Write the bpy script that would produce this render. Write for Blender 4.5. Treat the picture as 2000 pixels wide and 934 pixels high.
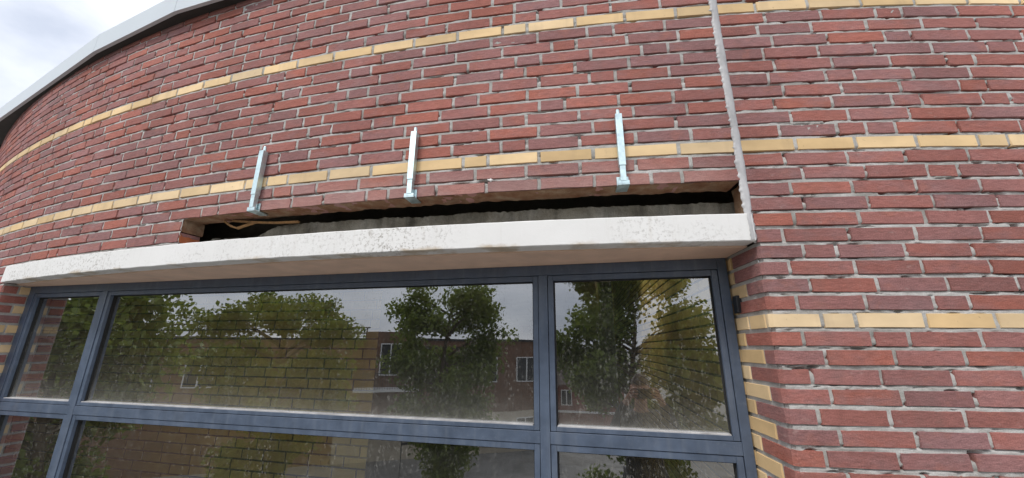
import bpy, bmesh, math, random
import numpy as np
from mathutils import Vector, Matrix, Euler
random.seed(7); rng = np.random.default_rng(7)
S = bpy.context.scene
for o in list(bpy.data.objects): bpy.data.objects.remove(o)
COL = S.collection
rad = math.radians
# ------------------------------------------------------------------ camera
PITCH, ROLL, FPX = .2737, .0057, 750.0
cam = bpy.data.cameras.new('camera'); camo = bpy.data.objects.new('camera', cam); COL.objects.link(camo)
cam.sensor_width = 36; cam.lens = 36 * FPX / 2000; cam.clip_start = .02; cam.clip_end = 2000
camo.matrix_world = Matrix.Rotation(math.pi / 2 + PITCH, 4, 'X') @ Matrix.Rotation(ROLL, 4, 'Z')
S.camera = camo
S.render.resolution_x, S.render.resolution_y = 1024, 478
# ------------------------------------------------------------------ world and sun
SUN_AZ, SUN_EL = 215, 52          # compass-like: direction the light comes from
W = bpy.data.worlds.new('World'); S.world = W; W.use_nodes = True
nt = W.node_tree; nt.nodes.clear()
def N(nt, t, **k):
    n = nt.nodes.new(t)
    for a, b in k.items():
        if a.startswith('i_'):
            key = a[2:]; key = int(key) if key.isdigit() else key
            n.inputs[key].default_value = b
        else: setattr(n, a, b)
    return n
sky = N(nt, 'ShaderNodeTexSky', sky_type='NISHITA', sun_disc=False, sun_elevation=rad(SUN_EL), sun_rotation=rad(SUN_AZ))
tc = N(nt, 'ShaderNodeTexCoord')
mp = N(nt, 'ShaderNodeMapping'); mp.inputs['Scale'].default_value = (1, 1, 1.7)
nt.links.new(tc.outputs['Generated'], mp.inputs[0])
n1 = N(nt, 'ShaderNodeTexNoise', i_Scale=2.6, i_Detail=7.0, i_Roughness=.52); nt.links.new(mp.outputs[0], n1.inputs['Vector'])
cr = N(nt, 'ShaderNodeValToRGB'); nt.links.new(n1.outputs[0], cr.inputs[0])
e = cr.color_ramp.elements
e[0].position = .33; e[0].color = (4.8, 5.2, 6.1, 1); e[1].position = .58; e[1].color = (8.6, 8.8, 9.3, 1)
mx = N(nt, 'ShaderNodeMix', data_type='RGBA'); mx.inputs[0].default_value = .9
nt.links.new(sky.outputs[0], mx.inputs[6]); nt.links.new(cr.outputs[0], mx.inputs[7])
bg = N(nt, 'ShaderNodeBackground', i_Strength=.1); nt.links.new(mx.outputs[2], bg.inputs[0])
wo = N(nt, 'ShaderNodeOutputWorld'); nt.links.new(bg.outputs[0], wo.inputs[0])
sl = bpy.data.lights.new('sun', 'SUN'); sl.energy = 1.5; sl.angle = rad(14); sl.color = (1, .96, .9)
slo = bpy.data.objects.new('sun', sl); COL.objects.link(slo)
sd = Vector((math.sin(rad(SUN_AZ)) * math.cos(rad(SUN_EL)), math.cos(rad(SUN_AZ)) * math.cos(rad(SUN_EL)), math.sin(rad(SUN_EL))))
slo.rotation_euler = sd.to_track_quat('Z', 'Y').to_euler()
S.view_settings.view_transform = 'Standard'; S.view_settings.look = 'None'
S.view_settings.exposure = 0.65; S.view_settings.gamma = 1
S.cycles.transparent_max_bounces = 16; S.cycles.max_bounces = 10

# ------------------------------------------------------------------ geometry of the place
CX, CY, R = 2.1676, 14.6708, 13.371      # axis and radius of the curved facade
ZB, H = .7687, .0614                     # height of the middle yellow course, course pitch
LP, JT = .222, .0138                     # brick pitch, joint
S_SEAL = -1.281                          # the movement joint
def pol(s, z, d=0.0):
    a = s / R
    return Vector((CX + (R - d) * math.sin(a), CY - (R - d) * math.cos(a), z))
WTH = rad(13.3); WD = 1.7688                # window plane: azimuth of its inward normal, distance
WN = Vector((math.sin(WTH), math.cos(WTH), 0)); WT = Vector((math.cos(WTH), -math.sin(WTH), 0))
def wp(u, w, z): return WT * u + WN * w + Vector((0, 0, z))
def pix(P):
    x, y, z = P
    Y = y * math.cos(PITCH) + z * math.sin(PITCH); Z = -y * math.sin(PITCH) + z * math.cos(PITCH)
    if Y < .05: return None
    u, v = x / Y, -Z / Y; c, s = math.cos(ROLL), math.sin(ROLL)
    return 1000 + FPX * (c * u - s * v), 467 + FPX * (s * u + c * v)
def s_at(px, z, lo=-7.6, hi=1.5):        # arc position on the facade seen at column px, at height z
    for _ in range(50):
        m = (lo + hi) / 2
        q = pix(pol(m, z))
        if q[0] < px: lo = m
        else: hi = m
    return (lo + hi) / 2

# ------------------------------------------------------------------ helpers
def tag(o, label=None, cat=None, group=None, kind=None):
    if label: o['label'] = label
    if cat: o['category'] = cat
    if group: o['group'] = group
    if kind: o['kind'] = kind
    return o
def mk(name, me, mat=None, parent=None, loc=None, rot=None, scale=None):
    o = bpy.data.objects.new(name, me); COL.objects.link(o)
    if mat is not None and me is not None and not me.materials: me.materials.append(mat)
    if parent is not None: o.parent = parent
    if loc is not None: o.location = loc
    if rot is not None: o.rotation_euler = rot
    if scale is not None: o.scale = scale
    return o
def empty(name, loc=(0, 0, 0), rz=0):
    o = bpy.data.objects.new(name, None); COL.objects.link(o); o.location = loc; o.rotation_euler = (0, 0, rz); o.empty_display_size = .1
    return o
class MB:
    def __init__(s): s.v = []; s.f = []
    def add(s, vs, fs):
        b = len(s.v); s.v += [tuple(x) for x in vs]; s.f += [tuple(i + b for i in f) for f in fs]
    def hexa(s, p):   # 8 points: 0-3 bottom ring ccw, 4-7 top ring
        s.add(p, [(3, 2, 1, 0), (4, 5, 6, 7), (0, 1, 5, 4), (1, 2, 6, 5), (2, 3, 7, 6), (3, 0, 4, 7)])
    def box(s, x0, x1, y0, y1, z0, z1, T=None):
        p = [Vector(q) for q in ((x0, y0, z0), (x1, y0, z0), (x1, y1, z0), (x0, y1, z0), (x0, y0, z1), (x1, y0, z1), (x1, y1, z1), (x0, y1, z1))]
        if T: p = [T(q) for q in p]
        s.hexa(p)
    def tube(s, pts, rads, n=8, cap=True):
        rings = []
        for i, p in enumerate(pts):
            p = Vector(p)
            a = Vector(pts[max(i - 1, 0)]); b = Vector(pts[min(i + 1, len(pts) - 1)])
            t = (b - a).normalized(); x = t.orthogonal().normalized()
            if i and rings: 
                x = (lx - t * lx.dot(t)).normalized()
            lx = x; y = t.cross(x)
            r = rads[i] if isinstance(rads, (list, tuple)) else rads
            rings.append([p + (x * math.cos(k * 2 * math.pi / n) + y * math.sin(k * 2 * math.pi / n)) * r for k in range(n)])
        vs = [q for g in rings for q in g]; fs = []
        for i in range(len(rings) - 1):
            for k in range(n): fs.append((i * n + k, i * n + (k + 1) % n, (i + 1) * n + (k + 1) % n, (i + 1) * n + k))
        if cap: fs += [tuple(range(n))[::-1], tuple((len(rings) - 1) * n + k for k in range(n))]
        s.add(vs, fs)
    def mesh(s, name, smooth=False, bevel=0, seg=1):
        me = bpy.data.meshes.new(name); me.from_pydata(s.v, [], s.f)
        if bevel:
            bm = bmesh.new(); bm.from_mesh(me)
            bmesh.ops.recalc_face_normals(bm, faces=bm.faces)
            bmesh.ops.bevel(bm, geom=[x for x in bm.edges if x.calc_face_angle(0) > .5], offset=bevel, segments=seg, affect='EDGES', profile=.6)
            bm.to_mesh(me); bm.free()
        if smooth: me.polygons.foreach_set('use_smooth', [True] * len(me.polygons))
        me.update(); return me
    def obj(s, name, mat, parent=None, **k): 
        return mk(name, s.mesh(name, **k), mat, parent)
def grid_mesh(name, P, keep=None, smooth=True):     # P: (nu,nv,3) array
    nu, nv = P.shape[:2]
    idx = np.arange(nu * nv).reshape(nu, nv)
    q = np.stack([idx[:-1, :-1], idx[1:, :-1], idx[1:, 1:], idx[:-1, 1:]], -1)
    q = q[keep] if keep is not None else q.reshape(-1, 4)
    q = q.reshape(-1, 4)
    used = np.unique(q); remap = np.zeros(nu * nv, int); remap[used] = np.arange(len(used))
    V = P.reshape(-1, 3)[used]; q = remap[q]
    me = bpy.data.meshes.new(name)
    me.vertices.add(len(V)); me.vertices.foreach_set('co', V.astype(np.float32).ravel())
    me.loops.add(q.size); me.loops.foreach_set('vertex_index', q.astype(np.int32).ravel())
    me.polygons.add(len(q)); me.polygons.foreach_set('loop_start', np.arange(0, q.size, 4, dtype=np.int32)); me.polygons.foreach_set('loop_total', np.full(len(q), 4, np.int32))
    if smooth: me.polygons.foreach_set('use_smooth', np.ones(len(q), bool))
    me.update(calc_edges=True); me.validate(); return me
_tab = rng.random((256, 256))
def vnoise(x, y):
    xi = np.floor(x).astype(int); yi = np.floor(y).astype(int); fx = x - xi; fy = y - yi
    fx = fx * fx * (3 - 2 * fx); fy = fy * fy * (3 - 2 * fy)
    t = lambda a, b: _tab[a % 256, b % 256]
    return (t(xi, yi) * (1 - fx) + t(xi + 1, yi) * fx) * (1 - fy) + (t(xi, yi + 1) * (1 - fx) + t(xi + 1, yi + 1) * fx) * fy
def fbm(x, y, o=3):
    s = 0; a = .5; n = 0
    for i in range(o): s = s + a * vnoise(x * 2 ** i + 17 * i, y * 2 ** i + 5 * i); n += a; a *= .55
    return s / n

# ------------------------------------------------------------------ materials
def material(name):
    m = bpy.data.materials.new(name); m.use_nodes = True
    t = m.node_tree; b = t.nodes['Principled BSDF']; return m, t, b
def ramp(t, fac, stops, interp='LINEAR'):
    r = N(t, 'ShaderNodeValToRGB'); r.color_ramp.interpolation = interp
    el = r.color_ramp.elements
    while len(el) < len(stops): el.new(.5)
    for q, (p, c) in zip(el, stops):
        q.position = p; q.color = (*c, 1) if not isinstance(c, (int, float)) else (c, c, c, 1)
    t.links.new(fac, r.inputs[0]); return r.outputs[0]
def mathn(t, op, a, b=None, c=None):
    n = N(t, 'ShaderNodeMath', operation=op)
    for i, v in enumerate((a, b, c)):
        if v is None: continue
        if isinstance(v, (int, float)): n.inputs[i].default_value = v
        else: t.links.new(v, n.inputs[i])
    return n.outputs[0]
def mixc(t, fac, a, b, blend='MIX'):
    n = N(t, 'ShaderNodeMix', data_type='RGBA', blend_type=blend)
    for i, v in ((0, fac), (6, a), (7, b)):
        if isinstance(v, (int, float)): n.inputs[i].default_value = v
        elif isinstance(v, tuple): n.inputs[i].default_value = (*v, 1)
        else: t.links.new(v, n.inputs[i])
    return n.outputs[2]
def noise(t, vec, scale, detail=4.0, rough=.55, sc3=None, off=None):
    if sc3 or off is not None:
        m = N(t, 'ShaderNodeMapping')
        if sc3: m.inputs['Scale'].default_value = sc3
        t.links.new(vec, m.inputs[0])
        if off is not None: t.links.new(off, m.inputs['Location'])
        vec = m.outputs[0]
    n = N(t, 'ShaderNodeTexNoise', i_Scale=scale, i_Detail=detail, i_Roughness=rough)
    t.links.new(vec, n.inputs['Vector']); return n.outputs[0]
def bump(t, h, strength, dist, prev=None):
    n = N(t, 'ShaderNodeBump'); n.inputs['Strength'].default_value = strength; n.inputs['Distance'].default_value = dist
    t.links.new(h, n.inputs['Height'])
    if prev is not None: t.links.new(prev, n.inputs['Normal'])
    return n.outputs[0]
def rnd_nodes(t):
    oi = N(t, 'ShaderNodeObjectInfo'); at = N(t, 'ShaderNodeAttribute', attribute_name='rnd')
    r = mathn(t, 'FRACT', mathn(t, 'ADD', mathn(t, 'MULTIPLY', oi.outputs['Random'], 13.7), at.outputs['Fac']))
    cb = N(t, 'ShaderNodeCombineXYZ')
    t.links.new(mathn(t, 'MULTIPLY', r, 37.0), cb.inputs[0]); t.links.new(mathn(t, 'MULTIPLY', r, 91.0), cb.inputs[2])
    return r, cb.outputs[0]
def coords(t, kind='Object'):
    return N(t, 'ShaderNodeTexCoord').outputs[kind]
def brick_material(name, stops, dusty=True, smooth=False):
    m, t, b = material(name)
    r, off = rnd_nodes(t); co = coords(t)
    base = ramp(t, r, stops)
    r2 = mathn(t, 'FRACT', mathn(t, 'MULTIPLY', r, 23.17)); r3 = mathn(t, 'FRACT', mathn(t, 'MULTIPLY', r, 57.9))
    base = mixc(t, 1.0, base, ramp(t, r3, [(0, .87), (1, 1.13)]), 'MULTIPLY')
    big = noise(t, co, 7 if not smooth else 5, 3, .6, (1, 1, 2.2), off)
    if not smooth:
        base = mixc(t, mathn(t, 'MULTIPLY', ramp(t, big, [(.42, 0), (.68, 1)]), mathn(t, 'MULTIPLY', r2, .65)), base, (.265, .16, .16))
        base = mixc(t, mathn(t, 'MULTIPLY', ramp(t, noise(t, co, 9, 3, .6, (1, 1, 1.5), off), [(.55, 0), (.72, 1)]), .55), base, (.355, .142, .105))
        streak = noise(t, co, 30, 5, .65, (1, 1, 4.5), off)
        base = mixc(t, .45, base, ramp(t, streak, [(.3, .55), (.5, 1.0), (.72, 1.45)]), 'MULTIPLY')
        fine = noise(t, co, 260, 3, .7)
        base = mixc(t, .5, base, ramp(t, fine, [(.3, .45), (.5, 1.0), (.72, 1.6)]), 'MULTIPLY')
        wh = mathn(t, 'MULTIPLY', ramp(t, noise(t, co, 22, 6, .7, (1, 1, 2), off), [(.6, 0), (.78, 1)]), .4)
        base = mixc(t, wh, base, (.5, .42, .38))
    else:
        base = mixc(t, .6, base, ramp(t, big, [(.3, .80), (.7, 1.12)]), 'MULTIPLY')
        sp = ramp(t, noise(t, co, 55, 4, .6, None, off), [(.27, .35), (.34, 1.0)])
        base = mixc(t, .7, base, sp, 'MULTIPLY')
    if dusty:   # pale lime bloom on the courses above the opened slot
        ps = N(t, 'ShaderNodeNewGeometry').outputs['Position']; sx = N(t, 'ShaderNodeSeparateXYZ'); t.links.new(ps, sx.inputs[0])
        zz = mathn(t, 'ADD', sx.outputs[2], mathn(t, 'MULTIPLY', noise(t, ps, 6, 3), .12))
        mk_ = mathn(t, 'MULTIPLY', ramp(t, zz, [(.56, 0), (.64, 1), (.74, .75), (.82, 0)]), ramp(t, mathn(t, 'ADD', mathn(t, 'MULTIPLY', sx.outputs[0], .1), .5), [(.30, 0), (.40, 1), (.575, 1), (.59, 0)]))
        mk_ = mathn(t, 'MULTIPLY', mk_, ramp(t, noise(t, ps, 25, 5, .7), [(.3, .45), (.7, .9)]))
        base = mixc(t, mathn(t, 'MULTIPLY', mk_, .5), base, (.52, .34, .30))
    wpz = N(t, 'ShaderNodeNewGeometry').outputs['Position']
    base = mixc(t, 1.0, base, ramp(t, noise(t, wpz, 1.6, 5, .6), [(.35, .86), (.65, 1.12)]), 'MULTIPLY')
    runs = mathn(t, 'MULTIPLY', ramp(t, noise(t, wpz, 9, 4, .6, (1, 1, .12)), [(.56, 0), (.74, 1)]), .22)
    base = mixc(t, runs, base, (.16, .12, .11))
    t.links.new(base, b.inputs['Base Color'])
    b.inputs['Roughness'].default_value = .88 if not smooth else .7
    b.inputs['Specular IOR Level'].default_value = .25
    if not smooth:
        nn = bump(t, noise(t, co, 34, 6, .68, (1, 1, 2.6), off), .9, .0035)
        nn = bump(t, noise(t, co, 210, 4, .7, (1, 1, 1.6)), .9, .0016, nn)
    else:
        nn = bump(t, noise(t, co, 60, 4, .6), .25, .001)
    t.links.new(nn, b.inputs['Normal'])
    return m
RED = [(0, (.262, .136, .133)), (.22, (.282, .130, .121)), (.45, (.30, .126, .110)), (.7, (.316, .123, .102)), (.92, (.345, .122, .09)), (1, (.265, .14, .14))]
M_red = brick_material('red_brick', RED)
M_yel = brick_material('yellow_brick', [(0, (.62, .435, .225)), (.35, (.68, .485, .26)), (.7, (.70, .515, .295)), (1, (.72, .55, .34))], dusty=False, smooth=True)
M_iny = brick_material('inner_yellow_brick', [(0, (.62, .43, .13)), (.5, (.70, .50, .16)), (1, (.74, .55, .20))], dusty=False, smooth=True)
def rough_material(name, cols, scale, fine=.8, bdist=.004, roughness=.92, dark=(.12, .115, .1), darkamt=.5):
    m, t, b = material(name); co = coords(t)
    base = ramp(t, noise(t, co, scale, 5, .6), [(.3, cols[0]), (.5, cols[1]), (.7, cols[2])])
    base = mixc(t, mathn(t, 'MULTIPLY', ramp(t, noise(t, co, scale * .37, 6, .7), [(.5, 0), (.7, 1)]), darkamt), base, dark)
    base = mixc(t, .6, base, ramp(t, noise(t, co, 320, 3, .7), [(.3, .6), (.5, 1.0), (.7, 1.3)]), 'MULTIPLY')
    t.links.new(base, b.inputs['Base Color']); b.inputs['Roughness'].default_value = roughness; b.inputs['Specular IOR Level'].default_value = .2
    nn = bump(t, noise(t, co, 60, 5, .7), fine, bdist); nn = bump(t, noise(t, co, 330, 3, .7), .8, .0012, nn)
    t.links.new(nn, b.inputs['Normal']); return m
M_mortar = rough_material('mortar', [(.31, .30, .28), (.435, .425, .405), (.51, .50, .485)], 11, dark=(.15, .14, .12), darkamt=.6)
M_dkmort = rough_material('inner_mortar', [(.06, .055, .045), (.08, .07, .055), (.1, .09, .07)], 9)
M_soff = rough_material('broken_soffit', [(.20, .085, .045), (.26, .15, .09), (.34, .25, .17)], 13, 1, .006, dark=(.10, .05, .03))
M_conc = rough_material('raw_concrete', [(.15, .135, .105), (.21, .195, .16), (.27, .26, .225)], 9, 1, .008, dark=(.06, .055, .04), darkamt=.85)
t_ = M_conc.node_tree; b_ = t_.nodes['Principled BSDF']; src = b_.inputs['Base Color'].links[0].from_socket
t_.links.new(mixc(t_, .8, src, ramp(t_, noise(t_, coords(t_), 17, 5, .65, (1, 1, .15)), [(.3, .45), (.5, 1.0), (.7, 1.35)]), 'MULTIPLY'), b_.inputs['Base Color'])
M_orange = rough_material('fresh_broken_brick', [(.36, .10, .04), (.42, .13, .055), (.46, .17, .08)], 14, 1, .006, dark=(.2, .08, .05), darkamt=.5)
def painted_beam():
    m, t, b = material('white_painted_concrete'); co = coords(t)
    base = mixc(t, noise(t, co, 4, 4), (.68, .675, .66), (.79, .785, .77))
    sx = N(t, 'ShaderNodeSeparateXYZ'); t.links.new(co, sx.inputs[0])
    cl = ramp(t, noise(t, co, 1.7, 5, .65), [(.46, 0), (.66, 1)])
    sp = ramp(t, noise(t, co, 70, 6, .75), [(.52, 0), (.60, 1)])
    base = mixc(t, mathn(t, 'MULTIPLY', mathn(t, 'MULTIPLY', sp, cl), .85), base, (.30, .28, .25))
    base = mixc(t, mathn(t, 'MULTIPLY', ramp(t, noise(t, co, 190, 4, .7), [(.68, 0), (.72, 1)]), .4), base, (.3, .28, .25))
    dr = mathn(t, 'MULTIPLY', ramp(t, noise(t, co, 34, 4, .65, (1, 1, .06)), [(.55, 0), (.75, 1)]), ramp(t, noise(t, co, 1.3, 3), [(.4, 0), (.6, 1)]))
    base = mixc(t, mathn(t, 'MULTIPLY', dr, .4), base, (.5, .46, .4))
    lz = mathn(t, 'ADD', sx.outputs[2], mathn(t, 'MULTIPLY', noise(t, co, 12, 5, .7), .05))
    base = mixc(t, mathn(t, 'MULTIPLY', mathn(t, 'MULTIPLY', ramp(t, lz, [(.405, 1), (.42, 0)]), ramp(t, noise(t, co, 5, 4), [(.5, 0), (.62, 1)])), .8), base, (.42, .33, .22))
    t.links.new(base, b.inputs['Base Color']); b.inputs['Roughness'].default_value = .6
    nn = bump(t, noise(t, co, 40, 5, .6), .25, .003); t.links.new(bump(t, noise(t, co, 300, 3), .3, .001, nn), b.inputs['Normal']); return m
M_beam = painted_beam()
def simple(name, col, rough=.6, metal=0, nscale=20, namt=.25, bd=0.0, spec=.5):
    m, t, b = material(name); co = coords(t)
    n = noise(t, co, nscale, 5, .6)
    base = mixc(t, 1.0, col, ramp(t, n, [(.3, 1 - namt), (.7, 1 + namt)]), 'MULTIPLY')
    t.links.new(base, b.inputs['Base Color']); b.inputs['Metallic'].default_value = metal; b.inputs['Specular IOR Level'].default_value = spec
    t.links.new(ramp(t, n, [(.3, max(rough - .12, .05)), (.7, min(rough + .12, 1))]), b.inputs['Roughness'])
    if bd: t.links.new(bump(t, noise(t, co, nscale * 6, 4, .6), .5, bd), b.inputs['Normal'])
    return m
M_tan = simple('painted_soffit', (.70, .50, .385), .7, 0, 9, .12, .0008)
M_frame = simple('blue_grey_frame', (.078, .105, .155), .42, 0, 14, .16, .0002)
t_ = M_frame.node_tree; b_ = t_.nodes['Principled BSDF']; co_ = coords(t_); src = b_.inputs['Base Color'].links[0].from_socket
d_ = mathn(t_, 'MULTIPLY', ramp(t_, noise(t_, co_, 46, 6, .75), [(.56, 0), (.74, 1)]), .30)
d2 = mathn(t_, 'MULTIPLY', ramp(t_, noise(t_, co_, 28, 4, .6, (1, 1, .08)), [(.5, 0), (.75, 1)]), .22)
t_.links.new(mixc(t_, mathn(t_, 'MAXIMUM', d_, d2), src, (.25, .27, .30)), b_.inputs['Base Color'])
M_gask = simple('rubber_gasket', (.012, .012, .012), .7)
M_alu = simple('fascia_aluminium', (.52, .57, .61), .45, .0, 3, .06)
M_steel = simple('galvanised_steel', (.60, .735, .755), .42, .9, 40, .14, .0003)
M_black = simple('black_plastic', (.012, .014, .018), .45)
M_white = simple('white_paint', (.75, .75, .73), .55, 0, 8, .1)
M_ground = rough_material('paving', [(.24, .23, .21), (.29, .28, .26), (.34, .33, .31)], 1.5)
M_inner = simple('plaster', (.42, .38, .28), .85, 0, 5, .12)
M_dark = simple('dark_timber_and_shade', (.03, .028, .026), .7, 0, 10, .3)  # also the shade colour of the end walls and the trim underside
M_wood = simple('splintered_wood', (.30, .165, .065), .8, 0, 60, .4, .001)
def sealant_mat():
    m, t, b = material('sealant'); co = coords(t)
    base = mixc(t, ramp(t, noise(t, co, 14, 5, .6, (1, 1, .35)), [(.35, 0), (.7, 1)]), (.33, .325, .33), (.57, .565, .57))
    t.links.new(base, b.inputs['Base Color']); b.inputs['Roughness'].default_value = .5
    t.links.new(bump(t, noise(t, co, 55, 5, .65, (1, 1, .5)), .6, .004), b.inputs['Normal']); return m
M_seal = sealant_mat()
def glass_mat():
    m = bpy.data.materials.new('window_glass'); m.use_nodes = True; t = m.node_tree; t.nodes.clear()
    co = coords(t); out = N(t, 'ShaderNodeOutputMaterial')
    fr = N(t, 'ShaderNodeFresnel', i_IOR=1.5)
    fac = mathn(t, 'MINIMUM', mathn(t, 'ADD', mathn(t, 'MULTIPLY', fr.outputs[0], 2.0), .205), 1.0)
    tr = N(t, 'ShaderNodeBsdfTransparent'); tr.inputs[0].default_value = (.86, .88, .80, 1)
    gl = N(t, 'ShaderNodeBsdfGlossy'); gl.inputs['Roughness'].default_value = .0; gl.inputs[0].default_value = (.95, .97, 1, 1)
    t.links.new(bump(t, noise(t, co, 1.6, 2), .06, .01), gl.inputs['Normal'])
    m1 = N(t, 'ShaderNodeMixShader'); t.links.new(fac, m1.inputs[0]); t.links.new(tr.outputs[0], m1.inputs[1]); t.links.new(gl.outputs[0], m1.inputs[2])
    # dried rain: droplets in vertical runs, dust towards the bottom edge
    drops = ramp(t, noise(t, co, 130, 3, .6, (1, 1, .5)), [(.54, 0), (.64, 1)])
    runs = ramp(t, noise(t, co, 26, 4, .6, (1, 1, .10)), [(.42, 0), (.66, 1)])
    ps = N(t, 'ShaderNodeSeparateXYZ'); t.links.new(co, ps.inputs[0])
    up = ramp(t, mathn(t, 'ADD', ps.outputs[2], .5), [(.155, 0), (.165, 1), (.2, .42), (.3, .10), (.5, .0)])
    dust = mathn(t, 'ADD', mathn(t, 'MULTIPLY', mathn(t, 'MULTIPLY', drops, runs), .2), mathn(t, 'MULTIPLY', up, mathn(t, 'ADD', mathn(t, 'MULTIPLY', noise(t, co, 30, 4), .35), .08)))
    dust = mathn(t, 'ADD', dust, .022)
    df = N(t, 'ShaderNodeBsdfDiffuse'); df.inputs[0].default_value = (.55, .54, .5, 1)
    m2 = N(t, 'ShaderNodeMixShader'); t.links.new(dust, m2.inputs[0]); t.links.new(m1.outputs[0], m2.inputs[1]); t.links.new(df.outputs[0], m2.inputs[2])
    t.links.new(m2.outputs[0], out.inputs[0]); return m
M_glass = glass_mat()
def leaf_mat(name, c0, c1):
    m, t, b = material(name)
    at = N(t, 'ShaderNodeAttribute', attribute_name='rnd')
    base = mixc(t, at.outputs['Fac'], c0, c1)
    t.links.new(base, b.inputs['Base Color']); b.inputs['Roughness'].default_value = .6
    tl = N(t, 'ShaderNodeBsdfTranslucent'); t.links.new(mixc(t, .5, base, (.26, .32, .05)), tl.inputs[0])
    ms = N(t, 'ShaderNodeMixShader'); ms.inputs[0].default_value = .4
    t.links.new(b.outputs[0], ms.inputs[1]); t.links.new(tl.outputs[0], ms.inputs[2])
    t.links.new(ms.outputs[0], t.nodes['Material Output'].inputs[0]); return m
M_leaf = leaf_mat('maple_leaf', (.085, .13, .022), (.22, .27, .05))
M_bark = simple('bark', (.12, .09, .065), .9, 0, 12, .4, .01)

# ------------------------------------------------------------------ setting
g = MB(); g.box(-600, 600, -600, 600, -7.4, -7.0); tag(g.obj('ground', M_ground), kind='structure')

# ------------------------------------------------------------------ bricks
def brick_mesh(name, L, Hh, depth, seed, jit=.0012, inset=.0013, y0=0.0):
    rd = random.Random(seed); j = lambda k=1: rd.uniform(-jit, jit) * k
    hx, hz = L / 2, Hh / 2
    per = [(-hx, -hz), (-hx * .36, -hz), (hx * .36, -hz), (hx, -hz), (hx, 0), (hx, hz), (hx * .36, hz), (-hx * .36, hz), (-hx, hz), (-hx, 0)]
    ring = [(x + j(), z + j(1.15)) for x, z in per]
    n = len(ring); vs = []
    for x, z in ring:
        k = inset * rd.uniform(.7, 1.5)
        vs.append((x - math.copysign(k, x) * (1 if abs(x) > hx * .8 else .2), rd.uniform(-jit, jit) * .55, z - (math.copysign(k, z) if abs(z) > hz * .5 else 0)))
    for x, z in ring: vs.append((x, .0042, z))
    for x, z in ring: vs.append((x, depth, z))
    fs = [tuple(range(n))]
    for k in range(n):
        l = (k + 1) % n
        fs.append((k, n + k, n + l, l)); fs.append((n + k, 2 * n + k, 2 * n + l, n + l))
    me = bpy.data.meshes.new(name); me.from_pydata(vs, [], fs)
    return me
BL, BH = .2082, .0480
V_str = [brick_mesh('stretcher', BL, BH, .024, i) for i in range(14)]
V_hdr = [brick_mesh('header', .0960, BH, .024, 50 + i) for i in range(8)]
V_deep = [brick_mesh('deep_stretcher', BL, BH, .100, 80 + i, .002) for i in range(8)]
V_ystr = [brick_mesh('yellow_stretcher', BL, BH, .024, 100 + i, .0005, .0012) for i in range(6)]
V_yhdr = [brick_mesh('yellow_header', .0960, BH, .024, 120 + i, .0005, .0012) for i in range(4)]
def pick(lst, L, base):
    return random.choice(lst), L / base
class Wall:
    """bricks placed on a wall; the largest in view become objects, the rest one joined part"""
    def __init__(s, root, limit=300): s.root = root; s.items = []; s.limit = limit
    def put(s, me, loc, rot, sc, yellow):
        q = pix(loc); area = 0
        if q and -60 < q[0] < 2060 and -30 < q[1] < 964:
            area = (sc[0] * .2) / max(.3, Vector(loc).length) ** 2
        s.items.append((area, me, loc, rot, sc, yellow))
    def flush(s):
        for yel, nm, mat in ((False, 'brick', M_red), (True, 'yellow_brick', M_yel)):
            it = sorted([i for i in s.items if i[5] == yel], key=lambda i: -i[0])
            ind = [i for i in it[:s.limit] if i[0] > 0]; rest = it[len(ind):]
            for a, me, loc, rot, sc, _ in ind: mk(nm, me, mat, s.root, loc, rot, sc)
            if rest:
                V = []; F = []; A = []; b = 0
                for a, me, loc, rot, sc, _ in rest:
                    M = Matrix.LocRotScale(Vector(loc), Euler(rot), Vector(sc)); rr = random.random()
                    for v in me.vertices: V.append((M @ v.co)[:]); A.append(rr)
                    for p in me.polygons: F.append([i + b for i in p.vertices])
                    b += len(me.vertices)
                m = bpy.data.meshes.new(nm + '_field'); m.from_pydata(V, [], F)
                at = m.attributes.new('rnd', 'FLOAT', 'POINT'); at.data.foreach_set('value', A)
                tag(mk(nm + '_field', m, mat, s.root), kind='stuff')
def place(W, s0, s1, row, yellow=False, deep=False):
    L = s1 - s0 - JT + random.uniform(-.0015, .0015)
    if L < .012: return
    sc_ = (s0 + s1) / 2; z = ZB + row * H + random.uniform(-.001, .001)
    if L > .15: lst, base = (V_ystr if yellow else V_deep if deep else V_str), BL
    else: lst, base = (V_yhdr if yellow else V_deep if deep else V_hdr), (.0960 if not (deep and not yellow) else BL)
    me = random.choice(lst); a = sc_ / R
    d = random.uniform(-.0016, .0016) * (.4 if yellow else 1)
    rot = (random.uniform(-.006, .006), random.uniform(-.006, .006) * (.3 if yellow else 1), a + random.uniform(-.006, .006))
    flip = random.random() < .5
    W.put(me, pol(sc_, z, d), rot, (L / base, 1, 1), yellow)
prev = {}
def auto_row(s0, s1, row, below=None, right_fixed=True):
    """joints of a wild bond, laid from the right end to the left"""
    for _ in range(40):
        j = [s1]; x = s1 - random.choice([LP, LP / 2, LP * .78, LP * .6])
        while x > s0 + .03:
            j.append(x)
            st = LP if random.random() < .76 else LP * .507
            for t in range(6):
                if below is None or all(abs((x - st) - q) > .04 for q in below): break
                st = LP if random.random() < .6 else LP * .507
            x -= st + random.uniform(-.003, .003)
        j.append(s0)
        return j[::-1]
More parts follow.
